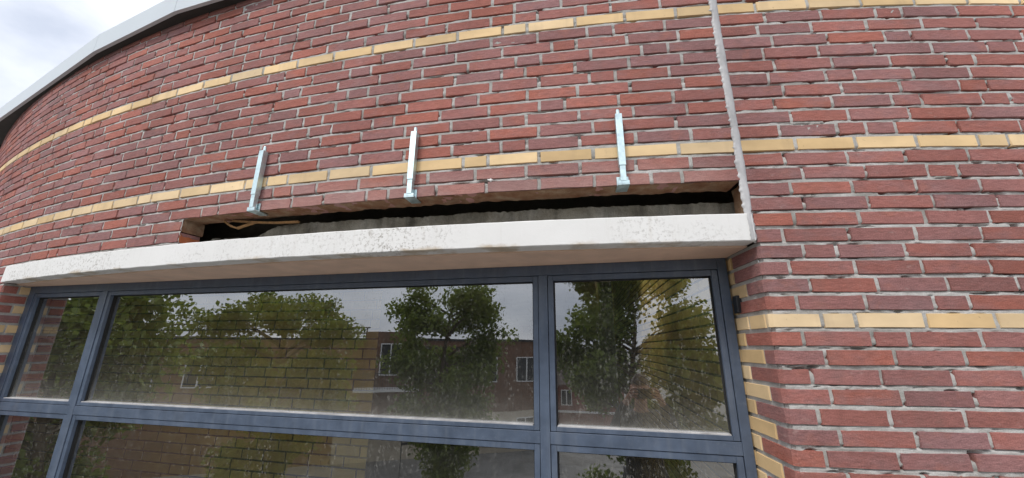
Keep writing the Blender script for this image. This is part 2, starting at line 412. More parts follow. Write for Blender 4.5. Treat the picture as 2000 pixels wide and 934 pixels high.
# left wall --------------------------------------------------------------------------------------------
S_L = -8.6; SLOT0, SLOT1 = -3.905, -1.297; REV_L = -5.578; LIN_L = -5.588
z_of = lambda row: ZB + row * H
jB = [20.3, 44.8, 73.2, 105, 141.2, 179.9, 220.5, 268.6, 295.4, 351.2, 410, 477.7, 520.7, 561.8, 641.2, 724.7, 810, 904.1, 952.8, 1052.6, 1158.4, 1214, 1325.6]
jA = [12.2, 34.6, 57, 80.2, 105, 132.2, 163.6, 179.9, 217.7, 257.2, 297, 345.9, 397.6, 451.5, 514.1, 581.2, 651.8, 728.3, 808.4, 893.5, 981.6, 1029.2, 1123.3, 1220, 1320]
# joints of the rows in view between the curve and the movement joint, read course by course (columns of the picture)
CJ = {10: [40, 192, 356, 443, 618, 799, 993, 1096, 1297], 9: [67, 148, 309, 480, 661, 854, 950, 1148, 1350], 8: [20, 181, 349, 528, 714, 812, 1007, 1207, 1311],
      7: [57, 137, 306, 476, 658, 751, 946, 1157, 1365], 6: [10, 173, 260, 436, 616, 805, 1002, 1104, 1315], 5: [115, 287, 471, 568, 759, 956, 1161, 1370],
      4: [154, 239, 417, 609, 806, 906, 1117, 1330], 3: [109, 281, 461, 656, 755, 962, 1175, 1384], 2: [64, 234, 417, 608, 803, 1016, 1115, 1340],
      1: [104, 279, 464, 656, 758, 964, 1183, 1400], -1: [100, 280, 370, 556, 754, 966, 1185, 1400], -2: [131, 215, 402, 599, 806, 1022, 1245, 1365]}
wl = empty('brick_wall', pol(-3.5, -7)); wl.location = (0, 0, 0)
tag(wl, 'curved red brick wall with two yellow courses above the window, left of the sealed joint', 'wall')
WL = Wall(wl)
below = None
for row in range(-26, 22):
    z = z_of(row)
    if row < -6: hi = REV_L
    elif row < -4: hi = LIN_L - .004
    elif row < -2: hi = SLOT0
    else: hi = S_SEAL - .004
    if row in (0, 11):
        m = [s_at(x, z) for x in (jB if row == 0 else jA)]
        j = auto_row(S_L, m[0], row)[:-1] + m + [hi]
    elif row in CJ:
        m = [s_at(650 + x / 2, z) for x in CJ[row]]
        j = auto_row(S_L, m[0] - LP, row, below)[:-1] + [m[0] - LP] + m + [hi]
    else:
        j = auto_row(S_L, hi, row, below)
    below = j
    for a, b in zip(j[:-1], j[1:]):
        if row < -6 and b == hi:
            prev[('l', row)] = a; continue          # the corner brick comes with the reveal
        place(WL, a, b, row, row in (0, 11, -11), deep=(row == -2 and b > SLOT0 - .05) or (row in (-3, -4) and b == hi))
# right wall -------------------------------------------------------------------------------------------
wr = empty('brick_wall'); tag(wr, 'red brick wall with three yellow courses to the right of the sealed joint and window', 'wall')
WR = Wall(wr)
half = lambda r: [1300 + x / 2 for x in r]
RJ = {11: [350, 553, 762, 970], 10: [387, 606, 821, 924, 1139, 1353], 9: [360, 570, 785, 1002, 1217], 8: [417, 632, 854, 961, 1183, 1395], 7: [382, 597, 818, 1041, 1258], 6: [426, 652, 878, 1098, 1210],
      5: [402, 627, 738, 968, 1191], 4: [462, 688, 919, 1149, 1257], 3: [426, 652, 886, 1000, 1236, 1349], 2: [489, 716, 952, 1191], 1: [445, 672, 785, 899, 1143, 1387], 0: [508, 742, 982, 1222, 1340],
      -1: [466, 710, 936, 1184], -2: [536, 783, 1026, 1147, 1388], -3: [490, 731, 981, 1231], -4: [540, 794, 1047, 1299], -5: [503, 757, 1016, 1268], -6: [460, 717, 978, 1238],
      -7: [540, 670, 938, 1202], -8: [485, 743, 1004, 1272], -9: [566, 828, 1104, 1378], -10: [514, 783, 1052, 1189], -11: [612, 744, 1018, 1293], -12: [539, 812, 954, 1238],
      -13: [627, 899, 1174], -14: [572, 846, 1125], -15: [649, 929, 1212], -16: [599, 879, 1172], -17: [685, 985, 1273], -18: [630, 917, 1206], -19: [719, 1015, 1310]}
S_R = 1.6; REV_R = -1.272
below = None
for row in range(-26, 22):
    z = z_of(row); lo = S_SEAL + .004 if row > -7 else REV_R
    if row in (-3, -4, -5, -6): lo = S_SEAL + .006
    if row in RJ:
        m = [s_at(x, z) for x in half(RJ[row])]
    else:
        m = [lo + random.choice([.21, .13, .17])]
    while m[-1] < S_R: m.append(m[-1] + (LP if random.random() < .78 else LP * .507))
    j = [lo] + m
    for a, b in zip(j[:-1], j[1:]):
        if a == lo and row < -6: continue
        place(WR, a, b, row, row in (0, 11, -11), deep=(row in (-3, -4) and a == lo))
    if row < -6: prev[row] = m[0]
# corner bricks and reveal courses of the right jamb ----------------------------------------------------
def corner_brick(name, s_end, leg, row, mat, parent, sgn=1, s_c=REV_R, dirv=None, jit=.001):
    """L-shaped bent brick: a face on the facade from the corner to s_end and a leg of given length into the reveal"""
    z = z_of(row); z0, z1 = z - BH / 2, z + BH / 2
    rd = random.Random(row * 7 + 3)
    C = pol(s_c, 0); a = s_c / R; inn = dirv if dirv else Vector((-math.sin(a), math.cos(a), 0))
    r_ = .012
    path = [pol(s_end, 0), pol((s_c + s_end) / 2, 0), pol(s_c + sgn * .03, 0), pol(s_c + sgn * r_, 0), C + inn * r_ * .9 + Vector(((pol(s_c + sgn * .002, 0) - C))), C + inn * .03, C + inn * leg]
    if leg < .04: path = path[:5] + [C + inn * leg]
    path[-1] = path[-1] if leg > .013 else path[-1]
    mbx = MB(); T = .02; n = len(path); outs = []
    for i, p in enumerate(path):
        t = (path[min(i + 1, n - 1)] - path[max(i - 1, 0)]).normalized(); nrm = Vector((-t.y, t.x, 0)) * sgn   # out of the wall
        jj = lambda: rd.uniform(-jit, jit)
        inner = p - nrm * T
        outs.append([Vector((p.x, p.y, z0 + .002 + jj())) + nrm * jj(), Vector((p.x, p.y, z1 - .002 + jj())) + nrm * jj(), Vector((inner.x, inner.y, z1 + jj())), Vector((inner.x, inner.y, z0 + jj()))])
    vs = [v for o in outs for v in o]; fs = []
    for i in range(n - 1):
        for k in range(4):
            l = (k + 1) % 4; fs.append((i * 4 + k, i * 4 + l, i * 4 + 4 + l, i * 4 + 4 + k))
    fs += [(0, 1, 2, 3), tuple((n - 1) * 4 + k for k in (3, 2, 1, 0))]
    mbx.add(vs, fs); me = mbx.mesh(name)
    bm = bmesh.new(); bm.from_mesh(me); bmesh.ops.recalc_face_normals(bm, faces=bm.faces); bm.to_mesh(me); bm.free()
    return mk(name, me, mat, parent)
def reveal_brick(name, C, inn, d0, d1, row, mat, parent, yellow=True, sgn=1):
    L = d1 - d0 - JT
    if L < .01: return
    lst, base = ((V_ystr if L > .15 else V_yhdr) if yellow else V_hdr), (BL if (L > .15 and yellow) else .0960)
    c = C + inn * (d0 + d1) / 2
    ang = math.atan2(inn.y, inn.x) + (math.pi if sgn > 0 else 0)   # local +y points into the masonry
    mk(name, random.choice(lst), mat, parent, (c.x, c.y, z_of(row)), (0, 0, ang), (L / base, 1, 1))
aR = REV_R / R; CR = pol(REV_R, 0); innR = Vector((-math.sin(aR), math.cos(aR), 0))
for row in range(-20, -6):
    yel = row == -11
    leg = (.185 if row % 2 == 0 else .07) if row < -11 else (.205 if row % 2 == 0 or row == -7 else .12)
    if yel: leg = .02
    corner_brick('yellow_brick' if yel else 'brick', prev[row] - JT / 2, leg, row, M_yel if yel else M_red, wr)
    d = leg
    ds = [d + JT / 2 - JT / 2, .125 if (yel or row % 2) else .21, .235, .34]
    ds = [d] + [x for x in ds[1:] if x > d + .03]
    if row % 2 == 0: ds = [d, .29, .39]
    else: ds = [d, .14, .25, .36] if yel else [d, .245, .36]
    for a, b in zip(ds[:-1], ds[1:]): reveal_brick('yellow_brick', CR, innR, a + JT / 2, b + JT / 2, row, M_yel, wr)
# left reveal
CL = pol(REV_L, 0); PL = wp(-3.742, WD + .02, 0); innL = (Vector((PL.x, PL.y, 0)) - CL).normalized(); lenL = (Vector((PL.x, PL.y, 0)) - CL).length
for row in range(-26, -6):
    yel = row == -11
    leg = .13 if row % 2 == 0 else .075
    corner_brick('yellow_brick' if yel else 'brick', prev[('l', row)] + JT / 2, leg, row, M_yel if yel else M_red, wl, -1, REV_L, innL)
    reveal_brick('yellow_brick', CL, innL, leg + JT / 2, lenL + .05, row, M_yel, wl, True, -1)
WL.flush(); WR.flush()
# mortar beds -------------------------------------------------------------------------------------------
def mortar_sheet(parent, s0, s1, k0, k1, step, keepf):
    ns = int((s1 - s0) / step) + 1
    zl = np.array(sorted(ZB + (k + p) * H for k in range(k0, k1) for p in (.30, .38, .42, .46, .50, .54, .58, .615, .65, .73, .87, 1.0, 1.15))); nz = len(zl)
    s = np.linspace(s0, s1, ns)[:, None] * np.ones((1, nz)); z = np.ones((ns, 1)) * zl[None, :]
    ph = ((z - ZB) / H) % 1.0
    d = .0030 + (fbm(s * 45, z * 75, 3) - .5) * .0055
    worn = np.clip(fbm(s * 9 + 70, z * 16.3 + 11, 3) * 2.2 - .55, 0, 1)             # the bed is washed out under the brick above
    d = d + np.clip((ph - .53) / .07, 0, 1) * np.clip((.68 - ph) / .05, 0, 1) * .0085 * worn
    pit = np.clip(fbm(s * 19 + 40, z * 70 + 9, 3) - .68, 0, 1) * .14
    low = np.clip(fbm(s * 4, z * 16.3 + 31, 2) - .56, 0, 1) * .016
    d = np.maximum(d + pit + low, .0016)
    a = s / R; P = np.stack([CX + (R - d) * np.sin(a), CY - (R - d) * np.cos(a), z], -1)
    cs = (s[:-1, :-1] + s[1:, 1:]) / 2; cz = (z[:-1, :-1] + z[1:, 1:]) / 2
    return mk('mortar', grid_mesh('mortar', P, keepf(cs, cz)), M_mortar, parent)
def keepL(s, z): return ~(((s > REV_L - .014) & (z < .376)) | ((s > LIN_L - .002) & (z < .489) & (z > .374)) | ((s > SLOT0 + .001) & (z < .6215)))
mortar_sheet(wl, S_L, S_SEAL - .003, -27, 21, .010, keepL)
mortar_sheet(wr, S_SEAL + .004, S_R, -28, 21, .007, lambda s, z: ~((s < REV_R + .014) & (z < .375)))
def strip(name, parent, f, nu, nv, mat, amp, nscale=30):      # f(u,v)->point, displaced along its own normal
    U, V = np.meshgrid(np.linspace(0, 1, nu), np.linspace(0, 1, nv), indexing='ij')
    P = np.array([[f(u, v) for v in np.linspace(0, 1, nv)] for u in np.linspace(0, 1, nu)], float)
    du = np.gradient(P, axis=0); dv = np.gradient(P, axis=1); nn = np.cross(du, dv); nn /= np.linalg.norm(nn, axis=2, keepdims=True) + 1e-9
    Lu = np.linalg.norm(P[-1, 0] - P[0, 0]); Lv = np.linalg.norm(P[0, -1] - P[0, 0])
    h = (fbm(U * Lu * nscale + 3, V * Lv * nscale + 8, 3) - .5) * 2 * amp
    return mk(name, grid_mesh(name, P + nn * h[..., None]), mat, parent)
strip('reveal_mortar', wr, lambda u, v: CR + innR * (.016 + u * .39) + Vector((math.cos(aR), math.sin(aR), 0)) * .006 + Vector((0, 0, -.95 + v * 1.325)), 60, 200, M_mortar, .002)
tR = Vector((math.cos(aR), math.sin(aR), 0))
strip('corner_mortar', wr, lambda u, v: (pol(REV_R + .016, 0, .004)).lerp(CR + innR * .018 + tR * .0062, u) + tR * .002 + innR * .002 + Vector((0, 0, -.95 + v * 1.325)), 5, 260, M_mortar, .001)
tL = Vector((innL.y, -innL.x, 0))
strip('reveal_mortar', wl, lambda u, v: CL + innL * (.006 + u * (lenL + .1)) - tL * .006 + Vector((0, 0, -.85 + v * 1.225)), 40, 180, M_mortar, .002)
def under(u, v):
    s = SLOT0 + (SLOT1 - SLOT0) * u
    dep = .100 + .016 * (fbm(np.array(u * 46.), np.array(3.), 3) - .5) * 2
    z = .6195 - .004 * (fbm(np.array(u * 60.), np.array(v * 3.), 3) - .35)
    return pol(s, float(z) + .0015, float(.003 + dep * v))
strip('broken_underside', wl, under, 260, 8, M_soff, .0025, 40)
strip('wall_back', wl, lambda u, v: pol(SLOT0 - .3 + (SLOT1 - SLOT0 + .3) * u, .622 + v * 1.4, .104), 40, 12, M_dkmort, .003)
strip('slot_jamb', wl, lambda u, v: pol(SLOT0 + .001, .553 + v * .068, .004 + u * .105), 14, 12, M_soff, .006, 30)
strip('broken_brick', wl, lambda u, v: pol(SLOT0 + .004 - .012 * v, .4975 + v * .052, .002 + u * .10), 14, 10, M_orange, .004, 40)
strip('slot_jamb', wr, lambda u, v: pol(S_SEAL + .0065, .486 + v * .136, .004 + u * .105), 14, 18, M_soff, .004, 30)
# ------------------------------------------------------------------ lintel and inner beam
def curved_prism(prof, s0, s1, n, jitf=None):    # prof: closed list of (d,z)
    m = MB(); k = len(prof)
    for i in range(n + 1):
        s = s0 + (s1 - s0) * i / n
        for d, z in prof:
            if jitf: d, z = jitf(s, d, z)
            m.v.append(tuple(pol(s, z, d)))
    for i in range(n):
        for q in range(k):
            r = (q + 1) % k; m.f.append((i * k + q, i * k + r, (i + 1) * k + r, (i + 1) * k + q))
    m.f += [tuple(range(k))[::-1], tuple(n * k + q for q in range(k))]
    return m
def fixn(me):
    bm = bmesh.new(); bm.from_mesh(me); bmesh.ops.recalc_face_normals(bm, faces=bm.faces); bm.to_mesh(me); bm.free(); return me
lint = empty('lintel'); tag(lint, 'long curved white painted concrete lintel with dirty speckles above the window', 'lintel')
def lj(s, d, z):
    if abs(d) < .02: 
        z += (float(fbm(np.array(s * 22.), np.array(z * 40.), 3)) - .5) * .004
        d += (float(fbm(np.array(s * 9.), np.array(z * 20.), 2)) - .5) * .003
    return d, z
m = curved_prism([(.003 - .012, .3785), (0 - .012, .3815), (-.012, .4805), (.004 - .012, .4845), (.112, .4855), (.112, .3785)], LIN_L, S_SEAL + .003, 220, lj)
mk('beam', fixn(m.mesh('beam')), M_beam, lint)
m = curved_prism([(.062, .372), (.062, .3783), (.111, .3783), (.111, .44), (.50, .44), (.50, .372)], REV_L - .25, -1.275, 90)
mk('soffit', fixn(m.mesh('soffit')), M_tan, lint)
cb = empty('concrete_beam'); tag(cb, 'rough grey concrete beam exposed inside the opened slot', 'beam')
def cj(s, d, z):
    if z > .5: z += (float(fbm(np.array(s * 5.), np.array(d * 30.), 2)) - .5) * .02 + (float(fbm(np.array(s * 55.), np.array(d * 30. + 4), 3)) - .5) * .016
    if z > .5 and s < -3.42: z -= min((-3.42 - s) * .45, .075)
    if d < .15: d += (float(fbm(np.array(s * 10.), np.array(z * 60.), 3)) - .5) * .012
    return d, z
m = curved_prism([(.122, .486), (.122, .52), (.122, .55), (.122, .578), (.16, .58), (.31, .578), (.31, .486)], -3.62, S_SEAL + .02, 420, cj)
mk('beam', fixn(m.mesh('beam')), M_conc, cb)
for s, w, z in ((-3.72, .10, .525), (-3.82, .05, .53)):          # rubble of the broken core at the slot's end
    r_ = MB(); bm = bmesh.new(); bmesh.ops.create_icosphere(bm, subdivisions=2, radius=1)
    for v in bm.verts:
        k = 1 + (float(fbm(np.array(v.co.x * 2.3 + s * 9), np.array(v.co.y * 2.3 + v.co.z * 1.7), 3)) - .5) * .9
        v.co = Vector((v.co.x * w * .6, v.co.y * .04, v.co.z * .035)) * k
    me = bpy.data.meshes.new('rubble'); bm.to_mesh(me); bm.free()
    mk('rubble', me, M_conc, cb, pol(s, z - .012, .14), (0, 0, s / R))
# inner leaf keeps the slot dark; roof deck cut short to let sky in
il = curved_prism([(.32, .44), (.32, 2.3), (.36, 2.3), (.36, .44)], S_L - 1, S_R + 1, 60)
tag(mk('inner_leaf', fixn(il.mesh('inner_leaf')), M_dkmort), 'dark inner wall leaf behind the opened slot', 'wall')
rf = curved_prism([(-.0, 2.1), (-.0, 2.24), (.37, 2.24), (.37, 2.1)], S_L - 1, S_R + 1, 60)
tag(mk('roof_deck', fixn(rf.mesh('roof_deck')), M_inner), kind='structure')
# ------------------------------------------------------------------ fascia
fa = empty('roof_fascia'); tag(fa, 'pale grey metal roof edge trim running along the top of the wall', 'fascia')
sj = [(-9.4, .20), (-8.0, .185), (-5.26, .058), (-4.33, .078), (-3.2, .07), (-2.1, .07), (-1.0, .07), (.1, .07), (1.2, .07), (2.2, .07)]
zb, zt = 1.998, 2.148
for i, (a, b) in enumerate(zip(sj[:-1], sj[1:])):
    g = .0016
    A, B = pol(a[0], 0, -a[1]), pol(b[0], 0, -b[1]); t = (B - A).normalized(); A = A + t * g; B = B - t * g
    nrm = Vector((t.y, -t.x, 0))
    mm = MB()
    prof = [(0, zb), (0, zt), (-.05, zt + .015), (-.05, zt - .0), (-.004, zt - .004), (-.004, zb + .004), (-.02, zb + .004), (-.02, zb)]
    k = len(prof)
    for E_ in (A, B):
        for o_, z in prof: mm.v.append(tuple(E_ + nrm * o_ + Vector((0, 0, z))))
    for q in range(k): mm.f.append((q, (q + 1) % k, k + (q + 1) % k, k + q))
    mm.f += [tuple(range(k))[::-1], tuple(k + q for q in range(k))]
    mk('panel', fixn(mm.mesh('panel')), M_alu, fa)
    mm = MB(); q4 = [A + nrm * -.0052, B + nrm * -.0052, B + nrm * -.30, A + nrm * -.30]
    mm.hexa([q + Vector((0, 0, zb + .0062)) for q in q4] + [q + Vector((0, 0, zb + .022)) for q in q4]); mk('shade_board', fixn(mm.mesh('shade_board')), M_dark, fa)  # added dark board blocks the sky gap and stands in for underside shade
mm = curved_prism([(.0, 2.03), (.0, 2.15), (-.03, 2.14), (-.03, 2.03)], S_L, S_R, 80)
mk('timber_batten', fixn(mm.mesh('timber_batten')), M_dark, fa)
# ------------------------------------------------------------------ sealant
def sealant():
    m = MB(); n = 420; z0, z1 = .486, 2.02
    for i in range(n + 1):
        z = z1 + (z0 - z1) * i / n; s0 = S_SEAL + .0015 * math.sin(z * 9)
        k = float(fbm(np.array(z * 16.), np.array(1.), 2)); f2 = float(fbm(np.array(z * 75.), np.array(5.), 2))
        tooth = max(0, math.cos((z - ZB) / H * 2 * math.pi + .6)) ** 6      # squeezed out into each bed joint
        l = .0165 + .006 * (k - .5) + .007 * (f2 - .5) + .009 * tooth * random.uniform(.2, 1)
        r = .0155 + .004 * (k - .5) + .0025 * (float(fbm(np.array(z * 60.), np.array(9.), 2)) - .5)
        if z < .5: l *= .9; r *= .8
        th = .0042 + .002 * (k - .5)
        for s, d in ((-l, .002), (-l * .93, -th * .55), (-l * .35, -th), (r * .4, -th * .95), (r * .95, -th * .5), (r, .002)):
            m.v.append(tuple(pol(s0 + s, z, d)))
    for i in range(n):
        for q in range(5): m.f.append((i * 6 + q, i * 6 + q + 1, i * 6 + 7 + q, i * 6 + 6 + q))
    m.f += [tuple(range(6)), tuple(n * 6 + q for q in range(6))[::-1]]
    o = mk('sealant_strip', fixn(m.mesh('sealant_strip', smooth=True)), M_seal)
    tag(o, 'ragged pale grey vertical sealant bead running down the brick wall', 'sealant')
sealant()
mm = MB()
for i in range(13):
    z = .487 - .105 * i / 12
    for s, d in ((-.016 + .004 * random.random(), -.0125), (-.004, -.0150), (.008 + .005 * random.random(), -.006), (.011, .004)): mm.v.append(tuple(pol(S_SEAL + s, z, d)))
for i in range(12):
    for q in range(3): mm.f.append((i * 4 + q, i * 4 + q + 1, i * 4 + 5 + q, i * 4 + 4 + q))
tag(mk('sealant_smear', fixn(mm.mesh('sealant_smear', smooth=True)), M_seal), 'smear of grey sealant over the right end of the white lintel', 'sealant')
# ------------------------------------------------------------------ brackets
def hollow(mb, w, z0, z1, y0, wall=.002):
    h = w / 2
    o = [(-h, y0 - w), (h, y0 - w), (h, y0), (-h, y0)]; i = [(x * (1 - 2 * wall / w), (y - (y0 - h)) * (1 - 2 * wall / w) + y0 - h) for x, y in o]
    vs = [(x, y, z) for z in (z0, z1) for x, y in o] + [(x, y, z) for z in (z0, z1) for x, y in i]
    fs = []
    for k in range(4):
        l = (k + 1) % 4
        fs += [(k, l, 4 + l, 4 + k), (8 + l, 8 + k, 12 + k, 12 + l), (l, k, 8 + k, 8 + l), (4 + k, 4 + l, 12 + l, 12 + k)]
    mb.add(vs, fs)
def bracket(s, lab, lean=0):
    a = s / R; root = empty('support_bracket', pol(s, .6165), a); root.rotation_euler = (0, lean, a)
    tag(root, lab, 'bracket', 'steel brackets holding up the bricks')
    z = lambda q: q - .6165
    b = MB(); hollow(b, .0265, z(.694), z(.925), -.008); b.obj('outer_tube', M_steel, root)
    b = MB(); hollow(b, .0218, z(.628), z(.90), -.0102); b.obj('inner_tube', M_steel, root)
    b = MB(); b.tube([(.0, -.018, z(.91)), (0, -.018, z(.948)), (0, -.018, z(.953))], [.0078, .0078, .0055], 12); b.obj('pin', M_steel, root, smooth=False)
    b = MB(); b.box(-.011, .011, -.032, -.0105, z(.915), z(.9245)); b.obj('plug', M_steel, root)
    b = MB(); b.box(-.023, .023, -.0055, -.0005, z(.612), z(.655)); b.box(-.0229, .0229, -.030, .048, z(.6115), z(.6165)); f_ = b.obj('foot_plate', M_steel, root, bevel=.0006)
    b = MB(); b.box(-.0218, .0218, -.0305, -.0255, z(.6166), z(.629)); b.obj('lip', M_steel, root)
    b = MB(); b.tube([(0, -.0062, z(.640)), (0, -.011, z(.640))], .008, 6); b.obj('bolt', M_steel, root)
    return root
bracket(-3.432, 'leftmost galvanised steel bracket under the bricks, nearest the broken slot end', .0)
bracket(-2.62, 'middle galvanised steel bracket of three, holding bricks above the slot', .004)
bracket(-1.733, 'rightmost galvanised steel bracket, nearest the grey sealant joint', -.004)
# splinters hanging in the slot
for k, (pts, lab) in enumerate((([(-3.66, .612, .075), (-3.52, .596, .085), (-3.40, .586, .09), (-3.27, .584, .095)], 'long orange wooden splinter hanging in the slot near its left end'),
                                ([(-3.71, .612, .07), (-3.665, .583, .075), (-3.63, .572, .08), (-3.575, .588, .085), (-3.52, .600, .09)], 'short bent orange splinter beside the longer one in the slot'))):
    m = MB()
    for s, z, d in pts:
        for ds, dz in ((0, -.004), (.002, .004)):
            for dd in (-.007, .007): m.v.append(tuple(pol(s + ds, z + dz + random.uniform(-.001, .001), d + dd)))
    n = len(pts)
    for i in range(n - 1):
        o = i * 4
        m.f += [(o, o + 1, o + 5, o + 4), (o + 1, o + 3, o + 7, o + 5), (o + 3, o + 2, o + 6, o + 7), (o + 2, o, o + 4, o + 6)]
    m.f += [(0, 2, 3, 1), ((n - 1) * 4, (n - 1) * 4 + 1, (n - 1) * 4 + 3, (n - 1) * 4 + 2)]
    tag(mk('splinter', fixn(m.mesh('splinter')), M_wood), lab, 'splinter')
bm = bmesh.new(); bmesh.ops.create_icosphere(bm, subdivisions=2, radius=1)
for v in bm.verts: v.co = Vector((v.co.x * .012 * (1 + .3 * math.sin(5 * v.co.z)), v.co.y * .004, v.co.z * .006 * (1 + .4 * math.sin(4 * v.co.x))))
me = bpy.data.meshes.new('mortar_dab'); bm.to_mesh(me); bm.free()
tag(mk('mortar_dab', me, M_white, None, pol(s_at(957, .676), .676, -.001), (0, .2, -2.3 / R)), 'small white dab of filler on the brick face above the slot', 'filler')

# ------------------------------------------------------------------ window
win = empty('window'); tag(win, 'wide dark blue grey window with six reflecting panes under the white lintel', 'window')
ZH, ZG0, ZG1, ZT0, ZT1, ZLOW = .3715, .287, -.325, -.327, -.409, -1.0
def TW(q): return wp(q.x, WD + q.y, q.z)
def member(name, u0, u1, z0, z1, y0=0.0, dep=.075, bev=.0012):
    b = MB(); b.box(u0, u1, y0, y0 + dep, z0, z1, TW); return mk(name, fixn(b.mesh(name, bevel=bev)), M_frame, win)
UL, UR = -3.742, .5200
ULg, URg = -3.785, .428
# verticals: (main0, main1), beads beside
member('jamb', UL, -3.693, ZLOW, ZH); member('jamb', .4835, UR, ZLOW, ZH)
member('mullion', -.2905, -.2485, ZLOW, .324); member('mullion', -3.070, -3.028, ZLOW, .324)
member('head', -3.6925, .4830, .3245, ZH, .0008)
bays = [(-3.6925, -3.0705), (-3.0275, -.291), (-.248, .4830)]
BW = .026
panes = []
for (a, b) in bays:
    member('transom', a, b, -.392, -.345, .0008)
    for (z0, z1) in ((-.3445, .324), (ZLOW, -.3925)):
        g = .0018
        member('glazing_bead', a + g, a + BW, z0 + g, z1 - g, .004, .05); member('glazing_bead', b - BW, b - g, z0 + g, z1 - g, .004, .05)
        member('glazing_bead', a + BW + .0004, b - BW - .0004, z1 - BW, z1 - g, .0046, .05)
        if z0 > -.5: member('glazing_bead', a + BW + .0004, b - BW - .0004, z0 + g, z0 + BW - .006, .0046, .05)
        # glass and its gasket
        gz0 = z0 + (BW - .006 if z0 > -.5 else 0); gz1 = z1 - BW
        m = MB()
        for (p0, p1, q0, q1) in ((a + BW, a + BW + .005, gz0, gz1), (b - BW - .005, b - BW, gz0, gz1), (a + BW + .005, b - BW - .005, gz1 - .005, gz1)):
            m.box(p0, p1, .022, .040, q0, q1, TW)
        mk('gasket', fixn(m.mesh('gasket')), M_gask, win)
        if z0 > -.5:
            m = MB(); m.box(a + BW + .0052, b - BW - .0052, .006, .040, gz0, gz0 + .004, TW); mk('sealing_strip', fixn(m.mesh('sealing_strip')), M_seal, win)
        m = MB(); c0 = TW(Vector((a + BW + .003, .032, gz0 + .001))); 
        vs = [TW(Vector((u, .032, z))) for u, z in ((a + BW + .003, gz0 + .001), (b - BW - .003, gz0 + .001), (b - BW - .003, gz1 - .002), (a + BW + .003, gz1 - .002))]
        m.add(vs, [(0, 1, 2, 3)]); mk('pane', m.mesh('pane'), M_glass, win)
# small dark contact box on the reveal
b = MB(); b.box(.5210, .5460, -.052, -.004, .135, .205, TW); o = mk('contact_box', fixn(b.mesh('contact_box', bevel=.004, seg=2)), M_black)
tag(o, 'small black plastic box fixed between window frame and brick reveal', 'box')

# ------------------------------------------------------------------ room behind the glass
def room_wall(name, lab, O, dirv, length, z0, z1, ph, pl, limit=300, inward=None):
    """yellow brick wall: O start, dirv along it; bricks face to the right hand side of dirv turned clockwise"""
    root = empty(name); tag(root, lab, 'wall'); ang = math.atan2(dirv.y, dirv.x)
    nrm = Vector((-dirv.y, dirv.x, 0))           # local +y: into the masonry
    b = MB(); p = [O + nrm * .004, O + dirv * length + nrm * .004, O + dirv * length + nrm * .1, O + nrm * .1]
    b.hexa([Vector((q.x, q.y, z0)) for q in p] + [Vector((q.x, q.y, z1)) for q in p]); mk('mortar', fixn(b.mesh('mortar')), M_dkmort, root)
    bh = ph - .012; bl = pl - .012
    vs = [brick_mesh('inner_stretcher', bl, bh, .02, 200 + i, .0008, .0015) for i in range(5)]
    its = []; r = 0; z = z1 - ph / 2
    while z > z0:
        x = -random.random() * pl
        while x < length:
            c0, c1 = max(x, 0), min(x + pl, length)
            if length - c1 < .045: c1 = length
            if c1 - c0 > .04: its.append(((c0 + c1) / 2, z, c1 - c0 - .012))
            x += pl if random.random() < .8 else pl * .5
        z -= ph; r += 1
    def vis(i):
        c = O + dirv * i[0]; q = pix((c.x, c.y, i[1])); return (q is not None and -50 < q[0] < 1450 and 500 < q[1] < 960)
    its.sort(key=lambda i: (not vis(i), (O + dirv * i[0]).length))
    rest = its[limit:]; its = its[:limit]
    if rest:
        V = []; F = []; A_ = []; b_ = 0
        for x, z, L in rest:
            c = O + dirv * x; M = Matrix.LocRotScale(Vector((c.x, c.y, z)), Euler((0, 0, ang)), Vector((L / bl, 1, 1))); me = random.choice(vs); rr = random.random()
            V += [(M @ v.co)[:] for v in me.vertices]; A_ += [rr] * len(me.vertices); F += [[i + b_ for i in p.vertices] for p in me.polygons]; b_ += len(me.vertices)
        m = bpy.data.meshes.new('brick_field'); m.from_pydata(V, [], F); m.attributes.new('rnd', 'FLOAT', 'POINT').data.foreach_set('value', A_)
        tag(mk('brick_field', m, M_iny, root), kind='stuff')
    for x, z, L in its:
        c = O + dirv * x; mk('brick', random.choice(vs), M_iny, root, (c.x, c.y, z), (0, 0, ang), (L / bl, 1, 1))
    return root
ZC, ZF = .44, -2.2
# side wall at the right end of the window, running straight back from it
dS = Vector((math.sin(rad(10)), math.cos(rad(10)), 0)); OS = wp(.545, WD + .10, 0)
room_wall('side_wall', 'yellow brick side wall seen through the right pane, running back into the room', OS + dS * 6.2, -dS, 6.2, ZF, 1.34, .0613, .222)
BWD = WD + 1.05
room_wall('back_wall', 'yellow brick back wall of the room seen through the left and middle panes', wp(-6.35, BWD, 0), WT, 4.6, ZF, ZC, .077, .205)
def prism(m, pts, z0, z1):
    n = len(pts); m.add([TW(Vector((u, w, z))) for z in (z0, z1) for u, w in pts], [tuple(range(n))[::-1], tuple(range(n, 2 * n))] + [(k, (k + 1) % n, n + (k + 1) % n, n + k) for k in range(n)])
m = MB()  # unseen ceiling, gaps left open so sky light reaches the brick walls
for pts in ([(-3.8, .102), (.66, .102), (.66, .15), (-3.95, .15)], [(-3.95, .1501), (-2.4, .1501), (-2.4, .45), (-4.75, .45)], [(-2.399, .1501), (-.0501, .1501), (-.0501, .8999), (-2.399, .8999)],
            [(-5.9, .90), (-.0501, .90), (-.0501, 1.2), (-6.4, 1.2)], [(-1.85, 1.2001), (-.0501, 1.2001), (-.0501, 6.7), (-1.85, 6.7)], ):
    prism(m, pts, ZC + .001, ZC + .1)
